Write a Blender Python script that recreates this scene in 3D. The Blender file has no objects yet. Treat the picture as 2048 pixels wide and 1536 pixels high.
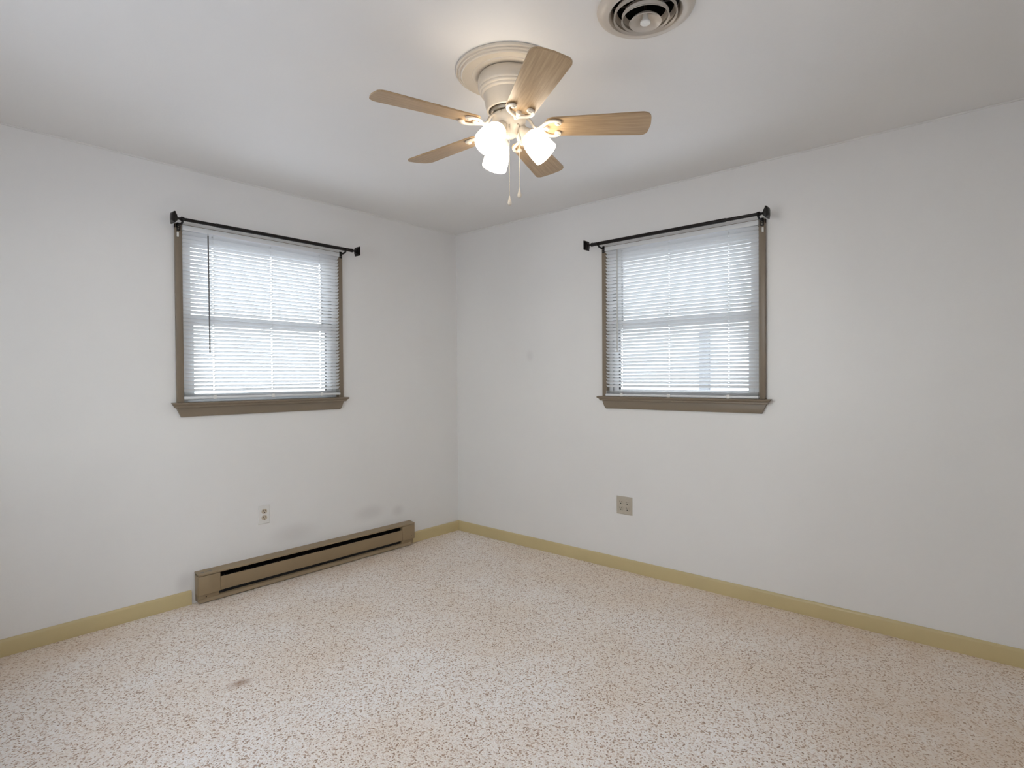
import bpy, bmesh, math, random
from mathutils import Matrix, Vector
random.seed(7)
C = bpy.context.scene.collection
PI = math.pi

# ------------------------------------------------------------------ camera
FPX = 1156.23
cam_d = bpy.data.cameras.new('camera'); cam = bpy.data.objects.new('camera', cam_d); C.objects.link(cam)
cam_d.sensor_fit = 'HORIZONTAL'; cam_d.sensor_width = 36.0; cam_d.lens = FPX / 2048 * 36.0
cam_d.clip_start = 0.05; cam_d.clip_end = 200
_r = Vector((0.65894509, -0.75216445, -0.00632552))
_u = Vector((0.01305955, 0.00303202, 0.99991012))
_f = Vector((0.75207767, 0.65896847, -0.01182086))
cam.matrix_world = Matrix(((_r.x, _u.x, -_f.x, -3.30429), (_r.y, _u.y, -_f.y, -3.49683),
                           (_r.z, _u.z, -_f.z, 1.26395), (0, 0, 0, 1)))
bpy.context.scene.camera = cam

# ------------------------------------------------------------------ sky, exposure
SKY = 4.5
w = bpy.data.worlds.new('overcast_sky'); bpy.context.scene.world = w; w.use_nodes = True
nt = w.node_tree; nt.nodes.clear()
wo = nt.nodes.new('ShaderNodeOutputWorld'); bg = nt.nodes.new('ShaderNodeBackground')
tc = nt.nodes.new('ShaderNodeTexCoord'); sp = nt.nodes.new('ShaderNodeSeparateXYZ'); rp = nt.nodes.new('ShaderNodeValToRGB')
nt.links.new(tc.outputs['Generated'], sp.inputs[0]); nt.links.new(sp.outputs['Z'], rp.inputs[0])
rp.color_ramp.elements[0].position = 0.0; rp.color_ramp.elements[0].color = (0.93, 0.955, 1.0, 1)
rp.color_ramp.elements[1].position = 0.8; rp.color_ramp.elements[1].color = (0.77, 0.845, 1.0, 1)
nt.links.new(rp.outputs[0], bg.inputs['Color']); bg.inputs['Strength'].default_value = SKY
nt.links.new(bg.outputs[0], wo.inputs[0])
vs = bpy.context.scene.view_settings
vs.view_transform = 'Standard'; vs.look = 'None'; vs.gamma = 1.0; vs.use_curve_mapping = False
vs.exposure = 0.2
cy = bpy.context.scene.cycles
cy.use_denoising = True; cy.use_adaptive_sampling = True; cy.adaptive_threshold = 0.02
cy.max_bounces = 10; cy.diffuse_bounces = 6; cy.glossy_bounces = 3; cy.transmission_bounces = 6; cy.transparent_max_bounces = 12
cy.caustics_reflective = False; cy.caustics_refractive = False
cy.sample_clamp_indirect = 8.0

LAMP = 10.5      # radiance of the lit glass shades of the fan
LAMP_COL = (1.0, 0.88, 0.72)

# ------------------------------------------------------------------ materials
def s2l(c):
    return tuple(((v / 255) / 12.92 if v / 255 <= 0.04045 else ((v / 255 + 0.055) / 1.055) ** 2.4) for v in c) + (1,)

def mat(name, rgb, rough=0.5, metal=0.0, spec=0.5, bump=None, var=None):
    """procedural paint / plastic / metal: a principled surface with noise in colour, roughness and relief"""
    m = bpy.data.materials.new(name); m.use_nodes = True
    t = m.node_tree; b = t.nodes['Principled BSDF']
    b.inputs['Roughness'].default_value = rough; b.inputs['Metallic'].default_value = metal
    b.inputs['Specular IOR Level'].default_value = spec
    col = s2l(rgb)
    tcn = t.nodes.new('ShaderNodeTexCoord')
    vsc, vam = var or (6.0, 0.05)
    n = t.nodes.new('ShaderNodeTexNoise'); n.inputs['Scale'].default_value = vsc; n.inputs['Detail'].default_value = 4
    t.links.new(tcn.outputs['Object'], n.inputs['Vector'])
    r = t.nodes.new('ShaderNodeValToRGB')
    r.color_ramp.elements[0].position = 0.3; r.color_ramp.elements[1].position = 0.7
    r.color_ramp.elements[0].color = tuple(x * (1 - vam) for x in col[:3]) + (1,)
    r.color_ramp.elements[1].color = tuple(min(1, x * (1 + vam)) for x in col[:3]) + (1,)
    t.links.new(n.outputs['Fac'], r.inputs[0]); t.links.new(r.outputs[0], b.inputs['Base Color'])
    if bump:
        bs, bd = bump
        n2 = t.nodes.new('ShaderNodeTexNoise'); n2.inputs['Scale'].default_value = bs; n2.inputs['Detail'].default_value = 3
        t.links.new(tcn.outputs['Object'], n2.inputs['Vector'])
        bp = t.nodes.new('ShaderNodeBump'); bp.inputs['Strength'].default_value = 0.4; bp.inputs['Distance'].default_value = bd
        t.links.new(n2.outputs['Fac'], bp.inputs['Height']); t.links.new(bp.outputs[0], b.inputs['Normal'])
    return m

def add_stains(m, spots, colour, strength):
    """grubby marks of their own shape: soft blotches broken by noise (object coordinates)"""
    t = m.node_tree; b = t.nodes['Principled BSDF']
    src = b.inputs['Base Color'].links[0].from_socket
    tcn = t.nodes.new('ShaderNodeTexCoord')
    nz = t.nodes.new('ShaderNodeTexNoise'); nz.inputs['Scale'].default_value = 9; nz.inputs['Detail'].default_value = 5
    t.links.new(tcn.outputs['Object'], nz.inputs['Vector'])
    acc = None
    for (c, rad) in spots:
        mp = t.nodes.new('ShaderNodeVectorMath'); mp.operation = 'SUBTRACT'; mp.inputs[1].default_value = c
        t.links.new(tcn.outputs['Object'], mp.inputs[0])
        dv = t.nodes.new('ShaderNodeVectorMath'); dv.operation = 'DIVIDE'; dv.inputs[1].default_value = rad
        t.links.new(mp.outputs[0], dv.inputs[0])
        ln = t.nodes.new('ShaderNodeVectorMath'); ln.operation = 'LENGTH'; t.links.new(dv.outputs[0], ln.inputs[0])
        mr = t.nodes.new('ShaderNodeMapRange'); mr.interpolation_type = 'SMOOTHSTEP'
        mr.inputs[1].default_value = 0.1; mr.inputs[2].default_value = 1.0; mr.inputs[3].default_value = 1.0; mr.inputs[4].default_value = 0.0
        t.links.new(ln.outputs['Value'], mr.inputs[0])
        if acc is None: acc = mr.outputs[0]
        else:
            mx = t.nodes.new('ShaderNodeMath'); mx.operation = 'MAXIMUM'
            t.links.new(acc, mx.inputs[0]); t.links.new(mr.outputs[0], mx.inputs[1]); acc = mx.outputs[0]
    r2 = t.nodes.new('ShaderNodeMapRange'); r2.inputs[1].default_value = 0.3; r2.inputs[2].default_value = 0.7
    r2.inputs[3].default_value = 0.2; r2.inputs[4].default_value = strength
    t.links.new(nz.outputs['Fac'], r2.inputs[0])
    ml = t.nodes.new('ShaderNodeMath'); ml.operation = 'MULTIPLY'
    t.links.new(acc, ml.inputs[0]); t.links.new(r2.outputs[0], ml.inputs[1])
    mix = t.nodes.new('ShaderNodeMix'); mix.data_type = 'RGBA'
    t.links.new(ml.outputs[0], mix.inputs['Factor']); t.links.new(src, mix.inputs['A']); mix.inputs['B'].default_value = s2l(colour)
    t.links.new(mix.outputs['Result'], b.inputs['Base Color'])

M = {}
M['wall_l'] = mat('white_wall_paint_left', (233, 231, 229), 0.42, bump=(140, 0.0006), var=(1.3, 0.02))
M['wall_r'] = mat('white_wall_paint_right', (233, 231, 229), 0.38, bump=(140, 0.0006), var=(1.3, 0.02))
add_stains(M['wall_l'], [((-0.87, 0, 0.30), (0.17, 1, 0.075)), ((-1.45, 0, 0.27), (0.22, 1, 0.09)), ((-2.10, 0, 0.13), (0.06, 1, 0.08)),
                         ((-0.62, 0, 0.27), (0.08, 1, 0.06))], (160, 153, 153), 0.22)
add_stains(M['wall_r'], [((0, -0.78, 1.42), (1, 0.05, 0.06))], (190, 188, 186), 0.25)
M['ceil'] = mat('white_ceiling_paint', (234, 232, 230), 0.6, bump=(90, 0.0008), var=(1.1, 0.02))
M['bead'] = mat('painted_caulk', (226, 224, 221), 0.45)
M['baseboard'] = mat('cream_yellow_gloss_paint', (203, 185, 140), 0.32, var=(3, 0.05), bump=(30, 0.0005))
M['tan'] = mat('taupe_trim_paint', (130, 116, 99), 0.35, var=(4, 0.05), bump=(40, 0.0004))
M['heater'] = mat('tan_enamel', (150, 130, 101), 0.38, var=(5, 0.04))
M['black'] = mat('black_void', (14, 13, 16), 0.7)
M['fin'] = mat('dark_heating_fins', (38, 34, 34), 0.5, metal=0.6)
M['iron'] = mat('black_bronze_metal', (24, 19, 18), 0.35, metal=0.4, var=(40, 0.1))
M['vinyl'] = mat('white_vinyl', (226, 228, 230), 0.35)
M['cream'] = mat('antique_white_enamel', (214, 203, 187), 0.32, var=(8, 0.03))
M['steel'] = mat('nickel_metal', (190, 180, 165), 0.3, metal=0.9)
M['darkmetal'] = mat('dark_metal', (60, 50, 42), 0.4, metal=0.7)
M['plate_w'] = mat('white_plastic', (226, 224, 220), 0.35)
M['ivory'] = mat('ivory_plastic', (196, 182, 162), 0.35)
M['plate_g'] = mat('almond_plastic', (186, 177, 162), 0.38)
M['slot'] = mat('slot_black', (22, 14, 10), 0.8)
M['vent'] = mat('beige_enamel_steel', (200, 190, 178), 0.35, var=(8, 0.04))
M['duct'] = mat('duct_interior', (16, 13, 12), 0.7, metal=0.2)
M['cord'] = mat('white_cord', (222, 222, 220), 0.8)
M['wand_g'] = mat('smoky_clear_plastic', (116, 116, 116), 0.25)
M['wand_w'] = mat('milky_plastic', (196, 194, 190), 0.3)
M['ext_ground'] = mat('concrete_and_lawn', (208, 206, 207), 0.9, var=(0.6, 0.08))
M['ext_siding'] = mat('white_lap_siding', (226, 226, 224), 0.7)
M['ext_grey'] = mat('grey_metal_paint', (120, 122, 124), 0.6)
M['ext_roof'] = mat('grey_shingle', (168, 167, 164), 0.9, var=(3, 0.15))
M['bark'] = mat('bark', (110, 95, 80), 0.9, var=(12, 0.2))
M['leaf'] = mat('leaf', (120, 140, 105), 0.8, var=(8, 0.3))

def slat_material(name, rgb):
    m = bpy.data.materials.new(name); m.use_nodes = True; t = m.node_tree
    b = t.nodes['Principled BSDF']; o = t.nodes['Material Output']
    n = t.nodes.new('ShaderNodeTexNoise'); n.inputs['Scale'].default_value = 14
    r = t.nodes.new('ShaderNodeValToRGB'); c = s2l(rgb)
    r.color_ramp.elements[0].color = tuple(x * .97 for x in c[:3]) + (1,); r.color_ramp.elements[1].color = c
    t.links.new(n.outputs['Fac'], r.inputs[0]); t.links.new(r.outputs[0], b.inputs['Base Color'])
    b.inputs['Roughness'].default_value = 0.4
    tr = t.nodes.new('ShaderNodeBsdfTranslucent'); t.links.new(r.outputs[0], tr.inputs['Color'])
    mx = t.nodes.new('ShaderNodeMixShader'); mx.inputs[0].default_value = 0.10
    t.links.new(b.outputs[0], mx.inputs[1]); t.links.new(tr.outputs[0], mx.inputs[2]); t.links.new(mx.outputs[0], o.inputs[0])
    return m
M['slat'] = slat_material('white_vinyl_slat', (232, 233, 234))

def glass_material():
    m = bpy.data.materials.new('window_glass'); m.use_nodes = True; t = m.node_tree
    t.nodes.remove(t.nodes['Principled BSDF']); o = t.nodes['Material Output']
    tr = t.nodes.new('ShaderNodeBsdfTransparent'); tr.inputs[0].default_value = (0.95, 0.97, 0.96, 1)
    gl = t.nodes.new('ShaderNodeBsdfGlossy'); gl.inputs['Roughness'].default_value = 0.02
    lw = t.nodes.new('ShaderNodeLayerWeight'); lw.inputs['Blend'].default_value = 0.12
    mx = t.nodes.new('ShaderNodeMixShader')
    t.links.new(lw.outputs['Fresnel'], mx.inputs[0]); t.links.new(tr.outputs[0], mx.inputs[1]); t.links.new(gl.outputs[0], mx.inputs[2])
    t.links.new(mx.outputs[0], o.inputs[0]); return m
M['glass'] = glass_material()

def lamp_material(name, s):
    m = bpy.data.materials.new(name); m.use_nodes = True; t = m.node_tree
    b = t.nodes['Principled BSDF']
    n = t.nodes.new('ShaderNodeTexNoise'); n.inputs['Scale'].default_value = 20
    r = t.nodes.new('ShaderNodeValToRGB')
    r.color_ramp.elements[0].color = tuple(x * .97 for x in LAMP_COL) + (1,); r.color_ramp.elements[1].color = LAMP_COL + (1,)
    t.links.new(n.outputs['Fac'], r.inputs[0]); t.links.new(r.outputs[0], b.inputs['Emission Color'])
    b.inputs['Base Color'].default_value = (0.8, 0.8, 0.78, 1); b.inputs['Roughness'].default_value = 0.4
    b.inputs['Emission Strength'].default_value = s
    return m
M['shade'] = lamp_material('lit_frosted_glass', LAMP)
M['bulb'] = lamp_material('lit_bulb', LAMP)

def wood_material():
    m = bpy.data.materials.new('bleached_oak_veneer'); m.use_nodes = True; t = m.node_tree
    b = t.nodes['Principled BSDF']; b.inputs['Roughness'].default_value = 0.3
    tcn = t.nodes.new('ShaderNodeTexCoord'); mp = t.nodes.new('ShaderNodeMapping')
    mp.inputs['Scale'].default_value = (3, 60, 60)
    t.links.new(tcn.outputs['Object'], mp.inputs[0])
    n = t.nodes.new('ShaderNodeTexNoise'); n.inputs['Scale'].default_value = 3; n.inputs['Detail'].default_value = 6
    t.links.new(mp.outputs[0], n.inputs['Vector'])
    r = t.nodes.new('ShaderNodeValToRGB')
    r.color_ramp.elements[0].position = 0.3; r.color_ramp.elements[0].color = s2l((158, 130, 97))
    r.color_ramp.elements[1].position = 0.72; r.color_ramp.elements[1].color = s2l((186, 158, 122))
    t.links.new(n.outputs['Fac'], r.inputs[0]); t.links.new(r.outputs[0], b.inputs['Base Color'])
    return m
M['wood'] = wood_material()

def carpet_material():
    m = bpy.data.materials.new('beige_berber_carpet'); m.use_nodes = True; t = m.node_tree
    b = t.nodes['Principled BSDF']; b.inputs['Roughness'].default_value = 0.95; b.inputs['Specular IOR Level'].default_value = 0.1
    b.inputs['Sheen Weight'].default_value = 0.15
    tcn = t.nodes.new('ShaderNodeTexCoord')
    # wobble so that the loops do not line up
    wn = t.nodes.new('ShaderNodeTexNoise'); wn.inputs['Scale'].default_value = 40; t.links.new(tcn.outputs['Object'], wn.inputs['Vector'])
    wm = t.nodes.new('ShaderNodeVectorMath'); wm.operation = 'SCALE'; wm.inputs['Scale'].default_value = 0.004
    t.links.new(wn.outputs['Color'], wm.inputs[0])
    wa = t.nodes.new('ShaderNodeVectorMath'); wa.operation = 'ADD'
    t.links.new(tcn.outputs['Object'], wa.inputs[0]); t.links.new(wm.outputs[0], wa.inputs[1])
    v = t.nodes.new('ShaderNodeTexVoronoi'); v.inputs['Scale'].default_value = 185
    t.links.new(wa.outputs[0], v.inputs['Vector'])
    sv = t.nodes.new('ShaderNodeSeparateColor'); t.links.new(v.outputs['Color'], sv.inputs[0])
    r = t.nodes.new('ShaderNodeValToRGB'); cr = r.color_ramp
    cr.elements[0].position = 0.0; cr.elements[0].color = s2l((165, 136, 114))
    cr.elements[1].position = 1.0; cr.elements[1].color = s2l((255, 250, 246))
    e = cr.elements.new(0.10); e.color = s2l((208, 182, 162))
    e = cr.elements.new(0.28); e.color = s2l((244, 232, 221))
    e = cr.elements.new(0.55); e.color = s2l((250, 242, 234))
    t.links.new(sv.outputs[0], r.inputs[0])
    # dark hollow between loops
    hr = t.nodes.new('ShaderNodeMapRange'); hr.inputs[1].default_value = 0.0; hr.inputs[2].default_value = 0.75
    hr.inputs[3].default_value = 1.0; hr.inputs[4].default_value = 0.0
    t.links.new(v.outputs['Distance'], hr.inputs[0])
    bp = t.nodes.new('ShaderNodeBump'); bp.inputs['Strength'].default_value = 0.4; bp.inputs['Distance'].default_value = 0.006
    t.links.new(hr.outputs[0], bp.inputs['Height']); t.links.new(bp.outputs[0], b.inputs['Normal'])
    # broad worn and soiled zones
    bn = t.nodes.new('ShaderNodeTexNoise'); bn.inputs['Scale'].default_value = 1.6; bn.inputs['Detail'].default_value = 5
    t.links.new(tcn.outputs['Object'], bn.inputs['Vector'])
    br = t.nodes.new('ShaderNodeValToRGB')
    br.color_ramp.elements[0].position = 0.35; br.color_ramp.elements[0].color = s2l((248, 241, 232))
    br.color_ramp.elements[1].position = 0.65; br.color_ramp.elements[1].color = (1, 1, 1, 1)
    t.links.new(bn.outputs['Fac'], br.inputs[0])
    mu = t.nodes.new('ShaderNodeMix'); mu.data_type = 'RGBA'; mu.blend_type = 'MULTIPLY'; mu.inputs['Factor'].default_value = 1
    t.links.new(r.outputs[0], mu.inputs['A']); t.links.new(br.outputs[0], mu.inputs['B'])
    t.links.new(mu.outputs['Result'], b.inputs['Base Color'])
    return m
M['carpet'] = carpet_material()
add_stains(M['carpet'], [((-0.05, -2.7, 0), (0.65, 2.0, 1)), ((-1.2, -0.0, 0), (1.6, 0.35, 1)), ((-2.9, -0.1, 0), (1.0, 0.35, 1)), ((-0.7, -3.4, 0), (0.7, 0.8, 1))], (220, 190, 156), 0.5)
add_stains(M['carpet'], [((-2.265, -1.07, 0), (0.075, 0.05, 1))], (158, 116, 78), 0.75)

# ------------------------------------------------------------------ mesh helpers
class MB:
    def __init__(s): s.bm = bmesh.new()
    def box(s, a, b, bev=0.0, mtx=None):
        x0, y0, z0 = a; x1, y1, z1 = b
        tmp = bmesh.new()
        vs_ = [tmp.verts.new(p) for p in ((x0, y0, z0), (x1, y0, z0), (x1, y1, z0), (x0, y1, z0), (x0, y0, z1), (x1, y0, z1), (x1, y1, z1), (x0, y1, z1))]
        for f in ((0, 3, 2, 1), (4, 5, 6, 7), (0, 1, 5, 4), (1, 2, 6, 5), (2, 3, 7, 6), (3, 0, 4, 7)):
            tmp.faces.new([vs_[i] for i in f])
        if bev: bmesh.ops.bevel(tmp, geom=tmp.edges[:], offset=bev, segments=2, affect='EDGES', profile=0.5)
        s._merge(tmp, mtx); return s
    def _merge(s, tmp, mtx=None):
        if mtx is not None: bmesh.ops.transform(tmp, matrix=mtx, verts=tmp.verts[:])
        me = bpy.data.meshes.new('_t'); tmp.to_mesh(me); tmp.free(); s.bm.from_mesh(me); bpy.data.meshes.remove(me)
    def lathe(s, prof, n=48, mtx=None, cap=False):
        tmp = bmesh.new(); rings = []
        for (r, z) in prof:
            if r <= 1e-6: rings.append([tmp.verts.new((0, 0, z))])
            else: rings.append([tmp.verts.new((r * math.cos(2 * PI * k / n), r * math.sin(2 * PI * k / n), z)) for k in range(n)])
        for a, b in zip(rings, rings[1:]):
            for k in range(n):
                q = [a[k % len(a)], a[(k + 1) % len(a)], b[(k + 1) % len(b)], b[k % len(b)]]
                u = []
                for v_ in q:
                    if v_ not in u: u.append(v_)
                if len(u) > 2: tmp.faces.new(u)
        if cap:
            for rg in (rings[0], rings[-1]):
                if len(rg) > 2: tmp.faces.new(rg)
        bmesh.ops.recalc_face_normals(tmp, faces=tmp.faces[:])
        s._merge(tmp, mtx); return s
    def tube(s, pts, rad, n=10, mtx=None, flat=1.0, up=Vector((0, 0, 1))):
        """tube along points; rad may be a list; flat squashes it along up"""
        tmp = bmesh.new(); P = [Vector(p) for p in pts]; rings = []
        for i, p in enumerate(P):
            d = (P[min(i + 1, len(P) - 1)] - P[max(i - 1, 0)]).normalized()
            a = d.cross(up)
            if a.length < 1e-4: a = d.cross(Vector((1, 0, 0)))
            a.normalize(); b = a.cross(d).normalized()
            r = rad[i] if isinstance(rad, (list, tuple)) else rad
            rings.append([tmp.verts.new(p + a * r * math.cos(2 * PI * k / n) + b * r * flat * math.sin(2 * PI * k / n)) for k in range(n)])
        for a, b in zip(rings, rings[1:]):
            for k in range(n): tmp.faces.new((a[k], a[(k + 1) % n], b[(k + 1) % n], b[k]))
        tmp.faces.new(rings[0][::-1]); tmp.faces.new(rings[-1])
        bmesh.ops.recalc_face_normals(tmp, faces=tmp.faces[:])
        s._merge(tmp, mtx); return s
    def ball(s, c, r, n=12, mtx=None, sc=(1, 1, 1)):
        tmp = bmesh.new(); bmesh.ops.create_uvsphere(tmp, u_segments=n, v_segments=max(6, n // 2), radius=r)
        bmesh.ops.transform(tmp, matrix=Matrix.Translation(c) @ Matrix.Diagonal((*sc, 1)), verts=tmp.verts[:])
        s._merge(tmp, mtx); return s
    def loft(s, A, B, mtx=None):
        """two closed outlines with the same number of points, joined and capped"""
        tmp = bmesh.new(); a = [tmp.verts.new(p) for p in A]; b = [tmp.verts.new(p) for p in B]; n = len(a)
        for k in range(n): tmp.faces.new((a[k], a[(k + 1) % n], b[(k + 1) % n], b[k]))
        tmp.faces.new(a[::-1]); tmp.faces.new(b)
        bmesh.ops.recalc_face_normals(tmp, faces=tmp.faces[:])
        s._merge(tmp, mtx); return s
    def build(s, name, m, parent=None, smooth=True, angle=35):
        me = bpy.data.meshes.new(name)
        bmesh.ops.remove_doubles(s.bm, verts=s.bm.verts[:], dist=1e-6)
        s.bm.to_mesh(me); s.bm.free()
        if smooth:
            for p in me.polygons: p.use_smooth = True
            me.set_sharp_from_angle(angle=math.radians(angle))
        me.materials.append(m)
        o = bpy.data.objects.new(name, me); C.objects.link(o)
        if parent is not None: o.parent = parent
        return o

def tag(o, label, cat, group=None, kind=None):
    o['label'] = label; o['category'] = cat
    if group: o['group'] = group
    if kind: o['kind'] = kind
    return o
def empty(name, loc, rz=0.0):
    o = bpy.data.objects.new(name, None); C.objects.link(o); o.location = loc; o.rotation_euler = (0, 0, rz)
    o.empty_display_size = 0.1; return o

# ------------------------------------------------------------------ room shell
H = 2.44; XL = -3.72; YB = -3.92; T = 0.14
UL, UR = 1.608, 1.938          # window centres along the two walls
OW, OZ0, OZ1 = 0.497, 1.118, 2.10
FAN = (-1.622, -2.016); VENT = (-1.62, -2.597)

floor = MB().box((XL - T, YB - T, -0.12), (T, T, 0.0)).build('floor', M['carpet'], smooth=False)
tag(floor, 'beige flecked looped carpet covering the whole floor', 'floor', kind='structure')

b = MB()   # left wall, plane y = 0
b.box((XL - T, 0, 0), (-UL - OW, T, H)).box((-UL + OW, 0, 0), (T, T, H))
b.box((-UL - OW, 0, 0), (-UL + OW, T, OZ0)).box((-UL - OW, 0, OZ1), (-UL + OW, T, H))
tag(b.build('wall_left', M['wall_l'], smooth=False), 'white painted wall on the left, above the electric heater', 'wall', kind='structure')
b = MB()   # right wall, plane x = 0
b.box((0, -UR + OW, 0), (T, 0, H)).box((0, YB - T, 0), (T, -UR - OW, H))
b.box((0, -UR - OW, 0), (T, -UR + OW, OZ0)).box((0, -UR - OW, OZ1), (T, -UR + OW, H))
tag(b.build('wall_right', M['wall_r'], smooth=False), 'white painted wall on the right, with the double outlet', 'wall', kind='structure')
BX0, BX1, SZ0, SZ1 = -2.75, -1.85, 0.95, 2.05      # window added in the unseen back wall to let in fill daylight
b = MB(); b.box((XL - T, YB - T, 0), (BX0, YB, H)).box((BX1, YB - T, 0), (0, YB, H)).box((BX0, YB - T, 0), (BX1, YB, SZ0)).box((BX0, YB - T, SZ1), (BX1, YB, H))
tag(b.build('wall_back', M['wall_r'], smooth=False), 'white wall behind the viewer, out of the picture', 'wall', kind='structure')
w4 = empty('fill_window_back', (0, YB, 0)); tag(w4, 'white picture window added for fill daylight behind the viewer, out of the picture', 'window', kind='structure')
b = MB()
for xa, xb_ in ((BX0, BX0 + .05), (BX1 - .05, BX1), ((BX0 + BX1) / 2 - .03, (BX0 + BX1) / 2 + .03)): b.box((xa, -.10, SZ0), (xb_, -.02, SZ1), .003)
b.box((BX0, -.10, SZ0), (BX1, -.02, SZ0 + .05), .003).box((BX0, -.10, SZ1 - .05), (BX1, -.02, SZ1), .003)
b.build('window_frame', M['vinyl'], w4)
MB().box((BX0 + .04, -.063, SZ0 + .04), (BX1 - .04, -.057, SZ1 - .04)).build('pane', M['glass'], w4, smooth=False)
SY0, SY1, SZ0, SZ1 = -2.75, -0.75, 0.85, 2.15      # second unseen window, added in the side wall to brighten the room
b = MB(); b.box((XL - T, YB - T, 0), (XL, SY0, H)).box((XL - T, SY1, 0), (XL, 0, H)).box((XL - T, SY0, 0), (XL, SY1, SZ0)).box((XL - T, SY0, SZ1), (XL, SY1, H))
tag(b.build('wall_side', M['wall_l'], smooth=False), 'white wall on the near left side, out of the picture', 'wall', kind='structure')
w3 = empty('fill_window_side', (XL, 0, 0)); tag(w3, 'white picture window added for fill daylight in the near left wall, out of the picture', 'window', kind='structure')
b = MB()
for ya, yb_ in ((SY0, SY0 + .05), (SY1 - .05, SY1), ((SY0 + SY1) / 2 - .03, (SY0 + SY1) / 2 + .03)): b.box((-.10, ya, SZ0), (-.02, yb_, SZ1), .003)
b.box((-.10, SY0, SZ0), (-.02, SY1, SZ0 + .05), .003).box((-.10, SY0, SZ1 - .05), (-.02, SY1, SZ1), .003)
b.build('window_frame', M['vinyl'], w3)
MB().box((-.063, SY0 + .04, SZ0 + .04), (-.057, SY1 - .04, SZ1 - .04)).build('pane', M['glass'], w3, smooth=False)

# ceiling with a round hole for the duct of the air diffuser
tmp = bmesh.new(); n = 48; HR = 0.112
x0, y0, x1, y1 = XL - T, YB - T, T, T
def ray_rect(a):
    dx, dy = math.cos(a), math.sin(a); ts = []
    if dx > 1e-9: ts.append((x1 - VENT[0]) / dx)
    if dx < -1e-9: ts.append((x0 - VENT[0]) / dx)
    if dy > 1e-9: ts.append((y1 - VENT[1]) / dy)
    if dy < -1e-9: ts.append((y0 - VENT[1]) / dy)
    t_ = min(ts); return (VENT[0] + dx * t_, VENT[1] + dy * t_)
angs = sorted(set([2 * PI * k / n for k in range(n)] + [math.atan2(cy_ - VENT[1], cx_ - VENT[0]) % (2 * PI) for cx_ in (x0, x1) for cy_ in (y0, y1)]))
for zz in (H, H + 0.12):
    inn = [tmp.verts.new((VENT[0] + HR * math.cos(a), VENT[1] + HR * math.sin(a), zz)) for a in angs]
    out = [tmp.verts.new((*ray_rect(a), zz)) for a in angs]
    for k in range(len(angs)):
        j = (k + 1) % len(angs); tmp.faces.new((inn[k], inn[j], out[j], out[k]))
    if zz == H: inn0 = inn
for k in range(len(angs)):
    j = (k + 1) % len(angs); tmp.faces.new((inn0[k], inn0[j], inn[j], inn[k]))
bmesh.ops.recalc_face_normals(tmp, faces=tmp.faces[:])
b = MB(); b._merge(tmp)
tag(b.build('ceiling', M['ceil'], smooth=False), 'plain white painted ceiling', 'ceiling', kind='structure')

# painted caulk bead along the ceiling joints
tag(MB().tube([(XL, -0.001, H - 0.002), (-0.002, -0.001, H - 0.002)], 0.0060, 8).build('trim_1', M['bead']), 'thin painted bead where the left wall meets the ceiling', 'trim', kind='structure')
tag(MB().tube([(-0.001, YB, H - 0.002), (-0.001, -0.002, H - 0.002)], 0.0060, 8).build('trim_2', M['bead']), 'thin painted bead where the right wall meets the ceiling', 'trim', kind='structure')

# baseboards: rounded top edge
BH, BT = 0.079, 0.012
def base_prof(): return [(0, 0), (BT, 0), (BT, BH - 0.012), (BT - 0.002, BH - 0.005), (BT - 0.006, BH - 0.001), (0.0, BH)]
b = MB()
for xa, xb in ((XL, -2.064), (-0.548, -0.0)):
    b.loft([(xa, -d, z) for d, z in base_prof()], [(xb, -d, z) for d, z in base_prof()])
tag(b.build('baseboard_left', M['baseboard']), 'cream yellow baseboard running under the left wall on both sides of the heater', 'baseboard', kind='structure')
b = MB(); b.loft([(-d, YB, z) for d, z in base_prof()], [(-d, -BT, z) for d, z in base_prof()])
tag(b.build('baseboard_right', M['baseboard']), 'cream yellow baseboard running under the right wall', 'baseboard', kind='structure')
b = MB(); b.loft([(XL, YB + d, z) for d, z in base_prof()], [(-BT, YB + d, z) for d, z in base_prof()])
tag(b.build('baseboard_back', M['baseboard']), 'cream yellow baseboard behind the viewer, out of the picture', 'baseboard', kind='structure')
b = MB(); b.loft([(XL + d, YB + BT, z) for d, z in base_prof()], [(XL + d, -BT, z) for d, z in base_prof()])
tag(b.build('baseboard_side', M['baseboard']), 'cream yellow baseboard at the near left side, out of the picture', 'baseboard', kind='structure')

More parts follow.
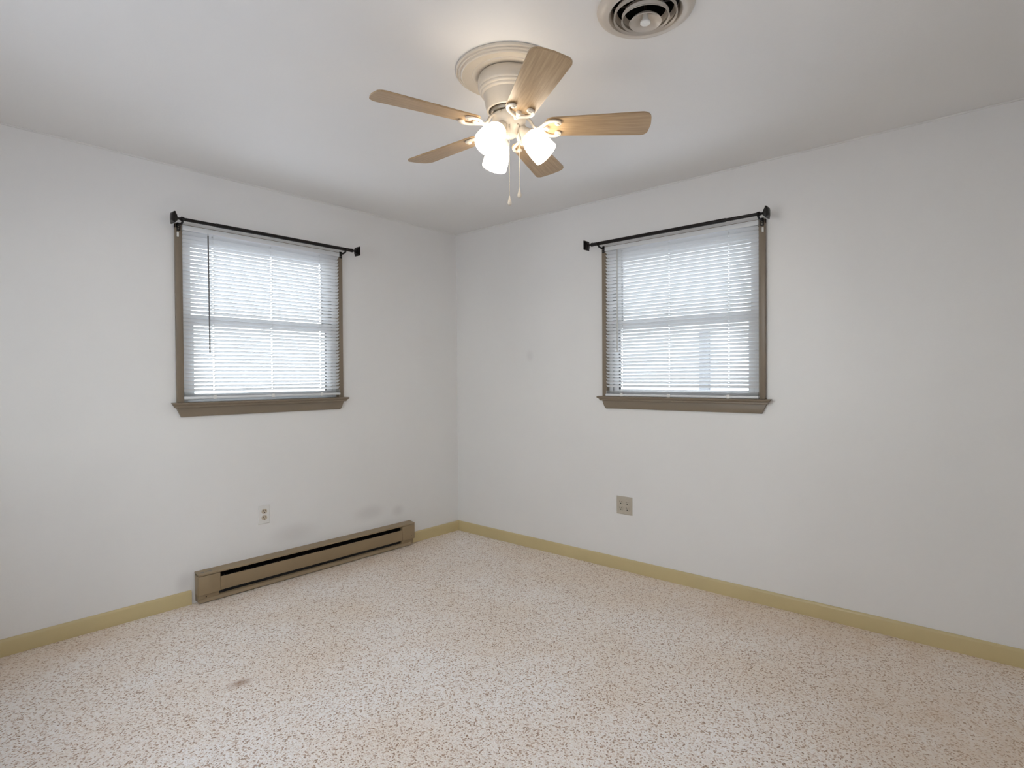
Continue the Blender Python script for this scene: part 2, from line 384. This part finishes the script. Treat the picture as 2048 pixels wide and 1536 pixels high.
# ------------------------------------------------------------------ windows (local axes: x along wall to the right, y outwards, z up)
def make_window(name, loc, rz, label):
    root = empty(name, loc, rz); tag(root, label, 'window', kind='structure')
    CW = 0.520; CT = 2.120; CD = 0.022
    b = MB()                                             # thin taupe casing and jamb liner
    for s in (-1, 1):
        b.box((min(s * (OW - 0.006), s * CW), -CD, OZ0 + 0.017), (max(s * (OW - 0.006), s * CW), 0.0, CT), 0.002)
        b.box((min(s * (OW - 0.012), s * OW), -CD + 0.002, OZ0 + 0.017), (max(s * (OW - 0.012), s * OW), 0.135, OZ1))
    b.box((-CW, -CD, OZ1 - 0.006), (CW, 0.0, CT), 0.002)
    b.box((-OW, -CD + 0.002, OZ1 - 0.012), (OW, 0.135, OZ1))
    b.build('casing', M['tan'], root)
    st = [(0.0, 1.135, .546), (-.038, 1.135, .549), (-.044, 1.1325, .551), (-.0465, 1.128, .551), (-.044, 1.1235, .549), (-.038, 1.120, .543),
          (-.035, 1.1165, .538), (-.035, 1.110, .535), (-.032, 1.106, .531), (0.0, 1.106, .528)]
    b = MB().loft([(-h, d, z) for d, z, h in st], [(h, d, z) for d, z, h in st])
    b.box((-OW, -0.001, 1.1185), (OW, 0.135, 1.135))
    b.build('sill', M['tan'], root)
    ap = [(0.0, 1.106, .522), (-.020, 1.106, .522), (-.0205, 1.085, .514), (-.0195, 1.065, .505), (-.016, 1.056, .499), (-.010, 1.0535, .497), (0.0, 1.0535, .497)]
    MB().loft([(-h, d, z) for d, z, h in ap], [(h, d, z) for d, z, h in ap]).build('apron', M['tan'], root)
    b = MB()                                             # white vinyl master frame
    W = OW - 0.012
    for s in (-1, 1): b.box((min(s * W, s * (W - .030)), 0.010, 1.135), (max(s * W, s * (W - .030)), 0.110, OZ1 - .012), 0.002)
    b.box((-W + .030, 0.010, OZ1 - .036), (W - .030, 0.110, OZ1 - .012), 0.002)
    b.box((-W + .030, 0.010, 1.135), (W - .030, 0.110, 1.146), 0.002)
    b.build('window_frame', M['vinyl'], root)
    def sash(d0, d1, z0, z1, rail_b, rail_t):
        b = MB(); a = W - .030; st_ = 0.038
        for s in (-1, 1): b.box((min(s * a, s * (a - st_)), d0, z0), (max(s * a, s * (a - st_)), d1, z1), 0.003)
        b.box((-a + st_, d0, z0), (a - st_, d1, z0 + rail_b), 0.003).box((-a + st_, d0, z1 - rail_t), (a - st_, d1, z1), 0.003)
        o = b.build('sash', M['vinyl'], root)
        dm = (d0 + d1) / 2
        MB().box((-a + st_ - .004, dm - .003, z0 + rail_b - .004), (a - st_ + .004, dm + .003, z1 - rail_t + .004)).build('pane', M['glass'], o, smooth=False)
        return o
    sash(0.016, 0.046, 1.146, 1.628, 0.034, 0.046)       # lower, inner
    sash(0.054, 0.084, 1.584, OZ1 - .036, 0.046, 0.026)  # upper, outer
    return root

make_window('window_1', (-UL, 0, 0), 0.0, 'white double hung window with taupe trim in the left wall')
make_window('window_2', (0, -UR, 0), -PI / 2, 'white double hung window with taupe trim in the right wall')

# ------------------------------------------------------------------ mini blinds
def slat_mesh(b, z, tilt, half, cords, crown=0.0022, wd=0.0125):
    """one curved slat with small route holes at the cords; room edge up"""
    us = [-half, half]
    for c in cords: us += [c - 0.004, c + 0.004]
    us = sorted(us); ws = [-wd, -wd * .6, -0.0032, 0.0032, wd * .6, wd]
    ct, st = math.cos(tilt), math.sin(tilt)
    def pt(u, w_):
        nrm = crown * (1 - (w_ / wd) ** 2)
        # clip the corners a little
        uu = u
        if abs(abs(u) - half) < 1e-6 and abs(abs(w_) - wd) < 1e-6: uu = math.copysign(half - 0.003, u)
        return (uu, w_ * ct + nrm * st, z - w_ * st + nrm * ct)
    V = [[b.bm.verts.new(pt(u, w_)) for w_ in ws] for u in us]
    for i in range(len(us) - 1):
        hole = any(abs(us[i] - (c - 0.004)) < 1e-6 for c in cords)
        for k in range(len(ws) - 1):
            if hole and k == 2: continue
            b.bm.faces.new((V[i][k], V[i + 1][k], V[i + 1][k + 1], V[i][k + 1]))

def make_blind(loc, rz, label, tilt, half, uoff, zbot, cords, wand_u, wand_z, wand_m, nslat_drop):
    root = empty('window_blind', loc, rz); tag(root, label, 'blind', 'mini blinds hung inside the two windows')
    dm = -0.024
    b = MB().box((uoff - half, dm - .0145, 2.086), (uoff + half, dm + .0135, 2.113), 0.0015)
    b.build('head_rail', M['slat'], root)
    b = MB(); pitch = 0.0218
    ztop = 2.074; z = ztop; k = 0; zstack = zbot + 0.036
    while z > zstack + 0.010:
        tl = tilt + random.uniform(-.02, .02)
        slat_mesh(b, z, tl, half - .002, [c for c in cords]); z -= pitch; k += 1
    for q in range(nslat_drop):                               # the last ones lie stacked on the bottom rail
        slat_mesh(b, zbot + 0.0165 + q * 0.0042, 0.02, half - .002, cords)
    bmesh.ops.translate(b.bm, verts=b.bm.verts[:], vec=(uoff, dm, 0))
    b.build('slats', M['slat'], root, angle=60)
    MB().box((uoff - half, dm - .013, zbot), (uoff + half, dm + .013, zbot + .0155), 0.004).build('bottom_rail', M['slat'], root)
    for c in cords:
        b = MB()
        for s in (-1, 1): b.tube([(uoff + c + .001, dm + s * .0138, 2.087), (uoff + c, dm + s * .0138, zbot + .012)], 0.0006, 6)
        b.tube([(uoff + c, dm, 2.087), (uoff + c, dm, zbot + .012)], 0.0008, 6)
        b.build('ladder_cord', M['cord'], root)
        MB().box((uoff + c - .010, dm - .0155, zbot - .002), (uoff + c + .010, dm - .0125, zbot + .020), 0.0014).build('cord_button', M['plate_w'], root)
    b = MB().tube([(wand_u, dm - .017, wand_z[1]), (wand_u + .001, dm - .021, wand_z[0])], 0.0042, 6)
    wn_ = b.build('tilt_wand', wand_m, root)
    cs = -1 if rz == 0 else 1
    MB().box((cs * .509 - .005, -.030, 2.046), (cs * .509 + .005, -.0222, 2.072), 0.002).build('bracket_clip', M['plate_w'], root)
    MB().tube([(wand_u, dm - .012, wand_z[1] + .012), (wand_u, dm - .017, wand_z[1] + .010), (wand_u, dm - .017, wand_z[1] - .004)], 0.002, 6).build('hook', M['steel'], wn_)
    return root
make_blind((-UL, 0, 0), 0.0, 'white mini blind with a dark grey wand in the left wall window above the heater', math.radians(41), 0.488, 0.0, 1.152, [-.328, .016, .346], -0.357, (1.415, 2.075), M['wand_g'], 5)
make_blind((0, -UR, 0), -PI / 2, 'white mini blind in the right wall window, lowered right onto the sill', math.radians(39), 0.488, 0.0, 1.1365, [-.367, -.041, .322], -0.392, (1.423, 2.075), M['wand_w'], 5)

# ------------------------------------------------------------------ curtain rods
def make_rod(loc, rz, label, mirror):
    root = empty('curtain_rod', loc, rz); tag(root, label, 'curtain rod', 'black curtain rods over the two windows')
    s = -1 if mirror else 1
    D, Z = -0.088, 2.131
    def X(v): return v * s
    Rx = Matrix.Rotation(PI / 2, 4, 'Y')
    MB().tube([(X(-0.500), D, Z), (X(0.18), D, Z)], 0.0092, 16).build('rod', M['iron'], root)
    MB().tube([(X(-0.33), D, Z), (X(0.545), D, Z)], 0.0112, 16).build('sleeve_rod', M['iron'], root)
    for e, xe in ((-1, X(-0.500)), (1, X(0.545))):
        e = e * s
        f = MB()
        f.lathe([(0.0, 0.0), (.0125, 0.0), (.0125, .012), (.0085, .016), (.0065, .024), (.0085, .030), (.011, .032), (.011, .037), (0, .037)], 20,
                Matrix.Translation((xe, D, Z)) @ Matrix.Rotation(e * PI / 2, 4, 'Y'))
        x0_ = xe + e * .036
        def slab(xa, xb, h): f.box((min(xa, xb), D - h, Z - h), (max(xa, xb), D + h, Z + h), 0.0015)
        slab(x0_, x0_ + e * .006, .017); slab(x0_ + e * .006, x0_ + e * .012, .023); slab(x0_ + e * .012, x0_ + e * .019, .030); 
        a = [(x0_ + e * .019, D + p * .030, Z + q * .030) for p, q in ((-1, -1), (1, -1), (1, 1), (-1, 1))]
        c_ = [(x0_ + e * .027, D + p * .014, Z + q * .014) for p, q in ((-1, -1), (1, -1), (1, 1), (-1, 1))]
        f.loft(a, c_)
        f.build('finial', M['iron'], root)
    for e in (-1, 1):
        xb = e * 0.505
        b_ = MB()
        b_.box((xb - .0085, -.027, 2.080), (xb + .0085, -.0215, 2.124), 0.001)           # plate screwed to the casing
        b_.tube([(xb, -.025, 2.108), (xb, -.055, 2.108), (xb, -.078, 2.112), (xb, D, 2.1195)], 0.0060, 8)
        b_.tube([(xb, D - .014, Z + .006), (xb, D - .0125, Z - .004), (xb, D - .006, Z - .0115), (xb, D, Z - .0125), (xb, D + .006, Z - .0115), (xb, D + .0125, Z - .004), (xb, D + .014, Z + .006)], 0.0035, 8)
        br = b_.build('bracket', M['iron'], root)
        q = MB()
        for zz in (2.090, 2.102): q.ball((xb, -.0275, zz), 0.0028, 10)
        q.build('screw', M['steel'], br)
        MB().lathe([(0, 0), (.006, 0), (.006, .008), (.003, .008), (.003, .012), (0, .012)], 12, Matrix.Translation((xb, D - .012, Z - .002)) @ Matrix.Rotation(PI / 2, 4, 'X')).build('thumbscrew', M['iron'], br)
    return root
make_rod((-UL, 0, 0), 0.0, 'thin black curtain rod with square finials over the left wall window', False)
make_rod((0, -UR, 0), -PI / 2, 'thin black curtain rod with square finials over the right wall window', True)

# ------------------------------------------------------------------ electric baseboard heater
hx0, hx1 = -2.045, -0.512; hd = 0.060; hh = 0.171
ht = empty('baseboard_heater', ((hx0 + hx1) / 2, 0, 0)); tag(ht, 'long tan metal electric baseboard heater with a black slot against the left wall', 'heater')
hc = (hx0 + hx1) / 2
def hb(a, b_): return ((a[0] - hc, a[1], a[2]), (b_[0] - hc, b_[1], b_[2]))
xa, xb = -1.928, -0.626
b = MB(); b.box(*hb((hx0 + .003, -.006, .012), (hx1 - .003, 0, hh - .004)))
b.build('back_panel', M['heater'], ht)
b = MB()                                                    # folded top cover, slightly sloped to the front lip
tp = [(0, hh + .006), (-hd, hh - .002), (-hd - .002, hh - .006), (-hd - .001, hh - .012), (-hd + .002, hh - .012), (-hd + .002, hh - .006), (0, hh + .001)]
b.loft([(hx0 - hc, d, z) for d, z in tp], [(hx1 - hc, d, z) for d, z in tp]); b.build('top_cover', M['heater'], ht)
for xs, xe, nm in ((hx0, xa, 'end_cover'), (xb, hx1, 'end_cover')):
    b = MB(); b.box(*hb((xs, -hd - .0015, .052), (xe, -.006, hh - .0145)), 0.0015)
    b.box(*hb((xs + .004, -hd + .016, .010), (xe - .002, -.006, .054)), 0.001)
    o = b.build(nm, M['heater'], ht)
    MB().ball((xe - hc - .030 if xe == hx1 else xs - hc + .045, -hd - .0005 if xe == hx1 else -hd + .0155, .075 if xe == hx1 else .033), 0.0035, 10, sc=(1, .5, 1)).build('screw', M['darkmetal'], o)
b = MB()                                                    # front panel between the end covers
fp = [(-hd + .003, .132), (-hd, .130), (-hd, .060), (-hd + .004, .054), (-hd + .012, .052), (-hd + .012, .054), (-hd + .006, .058), (-hd + .003, .128)]
b.loft([(xa - hc + .0012, d, z) for d, z in fp], [(xb - hc - .0012, d, z) for d, z in fp]); b.build('front_panel', M['heater'], ht)
b = MB(); bp_ = [(-hd + .034, .034), (-hd + .028, .030), (-hd + .016, .026), (-hd + .012, .022), (-hd + .009, .006), (-hd + .014, .004), (-hd + .017, .006), (-hd + .019, .020), (-hd + .036, .030)]
b.loft([(hx0 - hc + .006, d, z) for d, z in bp_], [(hx1 - hc - .028, d, z) for d, z in bp_]); b.build('bottom_lip', M['heater'], ht)
b = MB(); b.box(*hb((xa, -hd + .026, .031), (xb, -.008, .128)))  # black block: shade of the gap below the front panel put into colour
b.build('cavity_shade_block', M['black'], ht)
b = MB()
for q in range(90):
    xx = xa + .01 + (xb - xa - .02) * q / 89
    b.box((xx - hc - .0004, -hd + .014, .128), (xx - hc + .0004, -.012, .150))
b.build('fins', M['fin'], ht)
b = MB(); b.box(*hb((xa, -.0085, .128), (xb, -.006, .158))); b.build('inner_liner', M['black'], ht)
b = MB()
for xx, wd in ((-2.015, .018), (-1.993, .010), (-1.976, .022)):
    zt = hh + .006 - .0085 * .55
    b.box((xx - hc - wd / 2, -.036, hh + .0010), (xx - hc + wd / 2, -.030, hh + .0024))
b.build('nameplate', M['ext_grey'], ht)

# ------------------------------------------------------------------ outlets
def receptacle(root, u, z, face, m):
    """one half of a duplex: round face with flat top and bottom, two slots and a ground hole (local y outwards, room is -y)"""
    R, hcut = 0.0172, 0.0143
    pts = []
    for k in range(40):
        a = 2 * PI * k / 40; x_, z_ = R * math.cos(a), R * math.sin(a)
        pts.append((u + x_, z + max(-hcut, min(hcut, z_))))
    o = MB().loft([(x_, -.0055, z_) for x_, z_ in pts], [(u + (x_ - u) * .96, -.0085, z + (z_ - z) * .96) for x_, z_ in pts]).build('receptacle', m, root)
    s = MB()
    s.box((u - .0082, -.0089, z - .0005), (u - .0050, -.0083, z + .0092)).box((u + .0046, -.0089, z + .0005), (u + .0074, -.0083, z + .0085))
    s.lathe([(0, 0), (.0036, 0), (.0036, .0006), (0, .0006)], 14, Matrix.Translation((u, -.0083, z - .0072)) @ Matrix.Rotation(PI / 2, 4, 'X'))
    s.build('slots', M['slot'], o)
def outlet(loc, rz, label, wdt, hgt, mp, mr, cols):
    root = empty('electrical_outlet', loc, rz); tag(root, label, 'electrical outlet', 'electrical outlets on the walls')
    hw, hz = wdt / 2, hgt / 2
    def rr(h, v, y): return [(-h, y, -v), (h, y, -v), (h, y, v), (-h, y, v)]
    b = MB().loft(rr(hw, hz, 0), rr(hw, hz, -.0025)); b.loft(rr(hw, hz, -.0025), rr(hw - .0045, hz - .0045, -.0058))
    b.build('cover_plate', mp, root, smooth=False)
    for u in cols:
        for s in (-1, 1): receptacle(root, u, s * 0.0195, None, mr)
        MB().lathe([(0, 0), (.0032, 0), (.0026, .0014), (0, .0016)], 14, Matrix.Translation((u, -.0056, 0)) @ Matrix.Rotation(PI / 2, 4, 'X')).build('screw', mp, root)
    return root
outlet((-1.642, 0, 0.428), 0.0, 'white single outlet with two ivory sockets on the left wall above the heater', .072, .117, M['plate_w'], M['ivory'], [0])
outlet((0, -1.570, 0.424), -PI / 2, 'almond double outlet with four sockets on the right wall below the window', .115, .117, M['plate_g'], M['plate_g'], [-.023, .023])

# ------------------------------------------------------------------ round ceiling air diffuser
vt = empty('ceiling_vent', (VENT[0], VENT[1], H)); tag(vt, 'round beige metal ceiling air vent with concentric rings', 'air vent')
MB().lathe([(.1505, 0), (.1515, -.004), (.148, -.010), (.138, -.017), (.126, -.0205), (.117, -.019), (.111, -.012), (.108, .0), (.106, .012), (.1045, .012), (.1065, 0), (.1095, -.013),
            (.116, -.0205), (.126, -.0222), (.139, -.0185), (.1495, -.011), (.1532, -.004), (.1525, 0), (.1505, 0)], 64).build('flange', M['vent'], vt)
for rb, zb, rt, zt in ((.099, -.028, .089, .000), (.0745, -.037, .0645, -.008)):
    MB().lathe([(rt, zt), (rt + .004, zt - .010), ((rb + rt) / 2 + .003, (zt + zb) / 2), (rb - .004, zb + .004), (rb, zb), (rb + .001, zb - .001), (rb + .0012, zb + .001),
                (rb - .003, zb + .006), ((rb + rt) / 2 + .0045, (zt + zb) / 2 + .001), (rt + .0055, zt - .010), (rt + .0012, zt), (rt, zt)], 64).build('ring', M['vent'], vt)
cn = MB().lathe([(0, -.020), (.012, -.020), (.018, -.024), (.030, -.030), (.043, -.040), (.0495, -.0465), (.0505, -.0475), (.051, -.046), (.044, -.037), (.030, -.0265), (.016, -.018), (0, -.017)], 48).build('center_cone', M['vent'], vt)
MB().lathe([(0, -.0480), (.004, -.0480), (.0055, -.0495), (.015, -.0500), (.0165, -.048), (.016, -.044), (.010, -.040), (.008, -.020), (0, -.020)], 28).build('adjusting_knob', M['plate_w'], cn)
MB().lathe([(.1112, .002), (.1112, .16), (0, .161), (0, .165), (.1130, .165), (.1130, .1201), (.1118, .1199), (.1118, .002), (.1112, .002)], 40).build('duct', M['duct'], vt)
b = MB()
for a in (0.5, 0.5 + PI / 2): 
    b.box((-.103, -.003, .012), (.103, .003, .018), 0, Matrix.Rotation(a, 4, 'Z'))
b.tube([(0, 0, .016), (0, 0, -.020)], .004, 8)
b.build('spider_bracket', M['darkmetal'], vt)

# ------------------------------------------------------------------ ceiling fan
fan = empty('ceiling_fan', (FAN[0], FAN[1], H))
tag(fan, 'five blade flush mount ceiling fan with pale wood blades and three lit frosted shades', 'ceiling fan')
MB().lathe([(0, -.0005), (.2020, -.0005), (.2035, -.004), (.2028, -.0095), (.1995, -.0115), (.1965, -.0095), (.1945, -.0105), (.1935, -.0150), (.1905, -.0175), (.1870, -.0155), (.1855, -.0170),
            (.1840, -.0215), (.1800, -.0245), (.1755, -.0225), (.1600, -.0195), (.1420, -.0195), (.1405, -.0222), (.1360, -.0232), (.1180, -.0205), (.0950, -.0205), (0, -.0205)], 72).build('ceiling_plate', M['cream'], fan, angle=22)
MB().lathe([(.100, -.021), (.112, -.0225), (.1165, -.030), (.1190, -.042), (.1195, -.055), (.1185, -.066), (.1165, -.072), (.1145, -.0735), (.1145, -.0765), (.1125, -.0810), (.1095, -.0835),
            (.1075, -.0840), (.1070, -.0870), (.1045, -.0915), (.1010, -.0935), (.0985, -.0945), (.0960, -.105), (.0925, -.122), (.0885, -.140), (.0850, -.1525), (.0825, -.1545), (.0780, -.1540), (.0765, -.140), (.0755, -.120), (0, -.118)], 64).build('motor_housing', M['cream'], fan)
fw = MB().lathe([(0, -.120), (.0700, -.120), (.0710, -.128), (.0710, -.157), (.0690, -.164), (.0600, -.167), (0, -.167)], 48).build('flywheel', M['steel'], fan)
MB().lathe([(0, -.166), (.0560, -.166), (.0630, -.169), (.0650, -.174), (.0650, -.188), (.0635, -.200), (.0580, -.212), (.0500, -.219), (.0460, -.222), (.0400, -.228), (.0330, -.236), (.0300, -.246), (.0240, -.250), (0, -.252)], 48).build('switch_housing', M['cream'], fan)
for k in range(10):
    a = 2 * PI * k / 10 + .2
    MB().ball((.0655 * math.cos(a), .0655 * math.sin(a), -.1735), .0042, 8).build('screw', M['steel'], fan)

BZ = -0.215; PITCH = math.radians(-11)
def rounded_blade():
    P = []; r0, r1 = 0.140, 0.536; h0, h1 = 0.0545, 0.0690
    def corner(cx_, cy_, rad, a0, a1, n_=8):
        for k_ in range(n_ + 1):
            a = a0 + (a1 - a0) * k_ / n_; P.append((cx_ + rad * math.cos(a), cy_ + rad * math.sin(a)))
    ra, rb_, rc = .030, .036, .028
    corner(r1 - rb_, -h1 + rb_, rb_, -PI / 2, -0.10); 
    P.append((r1 + .004, 0.0))
    corner(r1 - rc, h1 - rc, rc, 0.10, PI / 2)
    corner(r0 + ra, h0 - ra, ra, PI / 2 + .03, PI)
    corner(r0 + ra, -h0 + ra, ra, PI, 3 * PI / 2 - .03)
    return P
def fork_path(s):
    """one arm of the scrolled blade iron, in the blade's plane"""
    pts = [(.104, 0), (.118, s * .004), (.130, s * .018), (.141, s * .034), (.156, s * .0445), (.172, s * .0475), (.187, s * .0440), (.195, s * .0360), (.1945, s * .0280), (.188, s * .0245), (.182, s * .0275), (.183, s * .0330)]
    # smooth by subdivision
    for _ in range(2):
        q = [pts[0]]
        for a, c_ in zip(pts, pts[1:]):
            q += [(a[0] * .75 + c_[0] * .25, a[1] * .75 + c_[1] * .25), (a[0] * .25 + c_[0] * .75, a[1] * .25 + c_[1] * .75)]
        q.append(pts[-1]); pts = q
    return pts
for k, deg in enumerate((91.2, 19.6, -52.4, -124.2, 161.8)):
    A = Matrix.Rotation(math.radians(deg), 4, 'Z')
    TB = A @ Matrix.Translation((0, 0, BZ)) @ Matrix.Rotation(PITCH, 4, 'X')
    P = rounded_blade()
    bl = MB().loft([(x_, y_, -.003) for x_, y_ in P], [(x_, y_, .003) for x_, y_ in P]).build('blade', M['wood'], fan, angle=30)
    bl.matrix_basis = TB
    b = MB()
    b.tube([(.058, 0, .037), (.072, 0, .034), (.084, 0, .022), (.092, 0, .006), (.104, 0, -.006), (.118, 0, -.009)], [.0085, .0080, .0075, .0072, .0075, .008], 10, A @ Matrix.Translation((0, 0, BZ)), 0.75)
    for s in (-1, 1):
        fp_ = fork_path(s)
        b.tube([(x_, y_, -.0085) for x_, y_ in fp_], 0.0068, 10, TB, 0.80)
        b.lathe([(0, -.0165), (.006, -.0160), (.0095, -.0125), (.0100, -.008), (.0095, -.003), (0, -.003)], 16, TB @ Matrix.Translation((.186, s * .031, 0)))
    b.lathe([(0, -.015), (.008, -.0135), (.0105, -.009), (.010, -.003), (0, -.003)], 16, TB @ Matrix.Translation((.146, 0, 0)))
    b.tube([(.118, 0, -.0085), (.146, 0, -.0085)], .0062, 8, TB, .7)
    b.build('blade_iron', M['cream'], fan)

SH = [(.0245, 0.0), (.0275, .002), (.0330, .009), (.0410, .026), (.0468, .050), (.0498, .078), (.0505, .106)]
for k in range(3):
    deg = -53 + 120 * k
    A = Matrix.Rotation(math.radians(deg), 4, 'Z')
    tilt = math.radians(43)
    # local z of the shade points down and outwards
    F = A @ Matrix.Translation((.070, 0, -.244)) @ Matrix.Rotation(PI - tilt, 4, 'Y')
    # socket cup and arm
    b = MB().lathe([(0, -.040), (.016, -.040), (.0185, -.036), (.0190, -.022), (.0230, -.010), (.0300, -.002), (.0310, .004), (.0295, .006), (.0240, .004), (0, .003)], 28, F)
    arm = b.build('lamp_socket', M['cream'], fan)
    inner = [(r - .0025, z) for r, z in SH]
    MB().lathe(SH + [(.0495, .1072)] + inner[::-1][0:], 40, F).build('lamp_shade', M['shade'], fan)
    MB().lathe([(0, .006), (.012, .008), (.013, .020), (.020, .038), (.0245, .052), (.0235, .064), (.016, .076), (0, .081)], 20, F).build('light_bulb', M['bulb'], fan)

# pull chains (bead chains with teardrop fobs); positions set beside the switch housing
fwd = Vector((_f.x, _f.y, 0)).normalized(); rgt = Vector((_r.x, _r.y, 0)).normalized()
def pull_chain(dx, dz_top, z_end, fobm):
    p0 = fwd * -0.047 + rgt * dx
    ch = MB()
    zz = dz_top
    while zz > z_end + .034:
        ch.ball((p0.x, p0.y, zz), .00165, 8); zz -= .0043
    ch.tube([(p0.x, p0.y, dz_top), (p0.x, p0.y, z_end + .03)], .0006, 6)
    ch.tube([(p0.x * .7, p0.y * .7, dz_top + .010), (p0.x * .9, p0.y * .9, dz_top + .008), (p0.x, p0.y, dz_top + .003), (p0.x, p0.y, dz_top - .006)], .0022, 8)
    c_ = ch.build('pull_chain', M['steel'], fan)
    MB().lathe([(0, z_end + .036), (.0018, z_end + .035), (.0028, z_end + .030), (.0050, z_end + .020), (.0078, z_end + .011), (.0080, z_end + .007), (.0062, z_end + .002), (.0030, z_end), (0, z_end)], 18,
               Matrix.Translation((p0.x, p0.y, 0))).build('chain_fob', fobm, c_)
pull_chain(0.0005, -.226, -.526, M['cream'])
pull_chain(0.038, -.226, -.498, M['cream'])

# ------------------------------------------------------------------ the world outside the windows
g = MB().box((-30, 0.6, -0.75), (40, 40, -0.55)); g.box((0.6, -40, -0.75), (40, 0.6, -0.55)).box((-30, -40, -0.75), (XL - 0.6, 0.6, -0.55)).box((XL - 0.6, -40, -0.75), (0.6, YB - 0.6, -0.55))
tag(g.build('ground', M['ext_ground'], smooth=False), 'pale ground outside the windows', 'ground', kind='structure')
nh = empty('neighbor_house', (6.0, 0.5, -0.55)); tag(nh, 'pale sided house with a grey downspout seen through the right wall blind', 'house')
b = MB(); b.box((0, -5.0, 0), (7, 7.5, 2.8))
for q in range(17): b.box((-.018, -5.0, .165 * q), (0.0, 7.5, .165 * q + .02))
b.build('siding_wall', M['ext_siding'], nh, smooth=False)
MB().loft([(-.3, -5.4, 2.8), (7.3, -5.4, 2.8), (3.5, -5.4, 6.6)], [(-.3, 7.9, 2.8), (7.3, 7.9, 2.8), (3.5, 7.9, 6.6)]).build('roof', M['ext_roof'], nh, smooth=False)
MB().box((-.09, -.19, 0), (-.018, -.03, 2.58), 0.005).build('downspout', M['ext_grey'], nh)

print('built', len(bpy.data.objects))
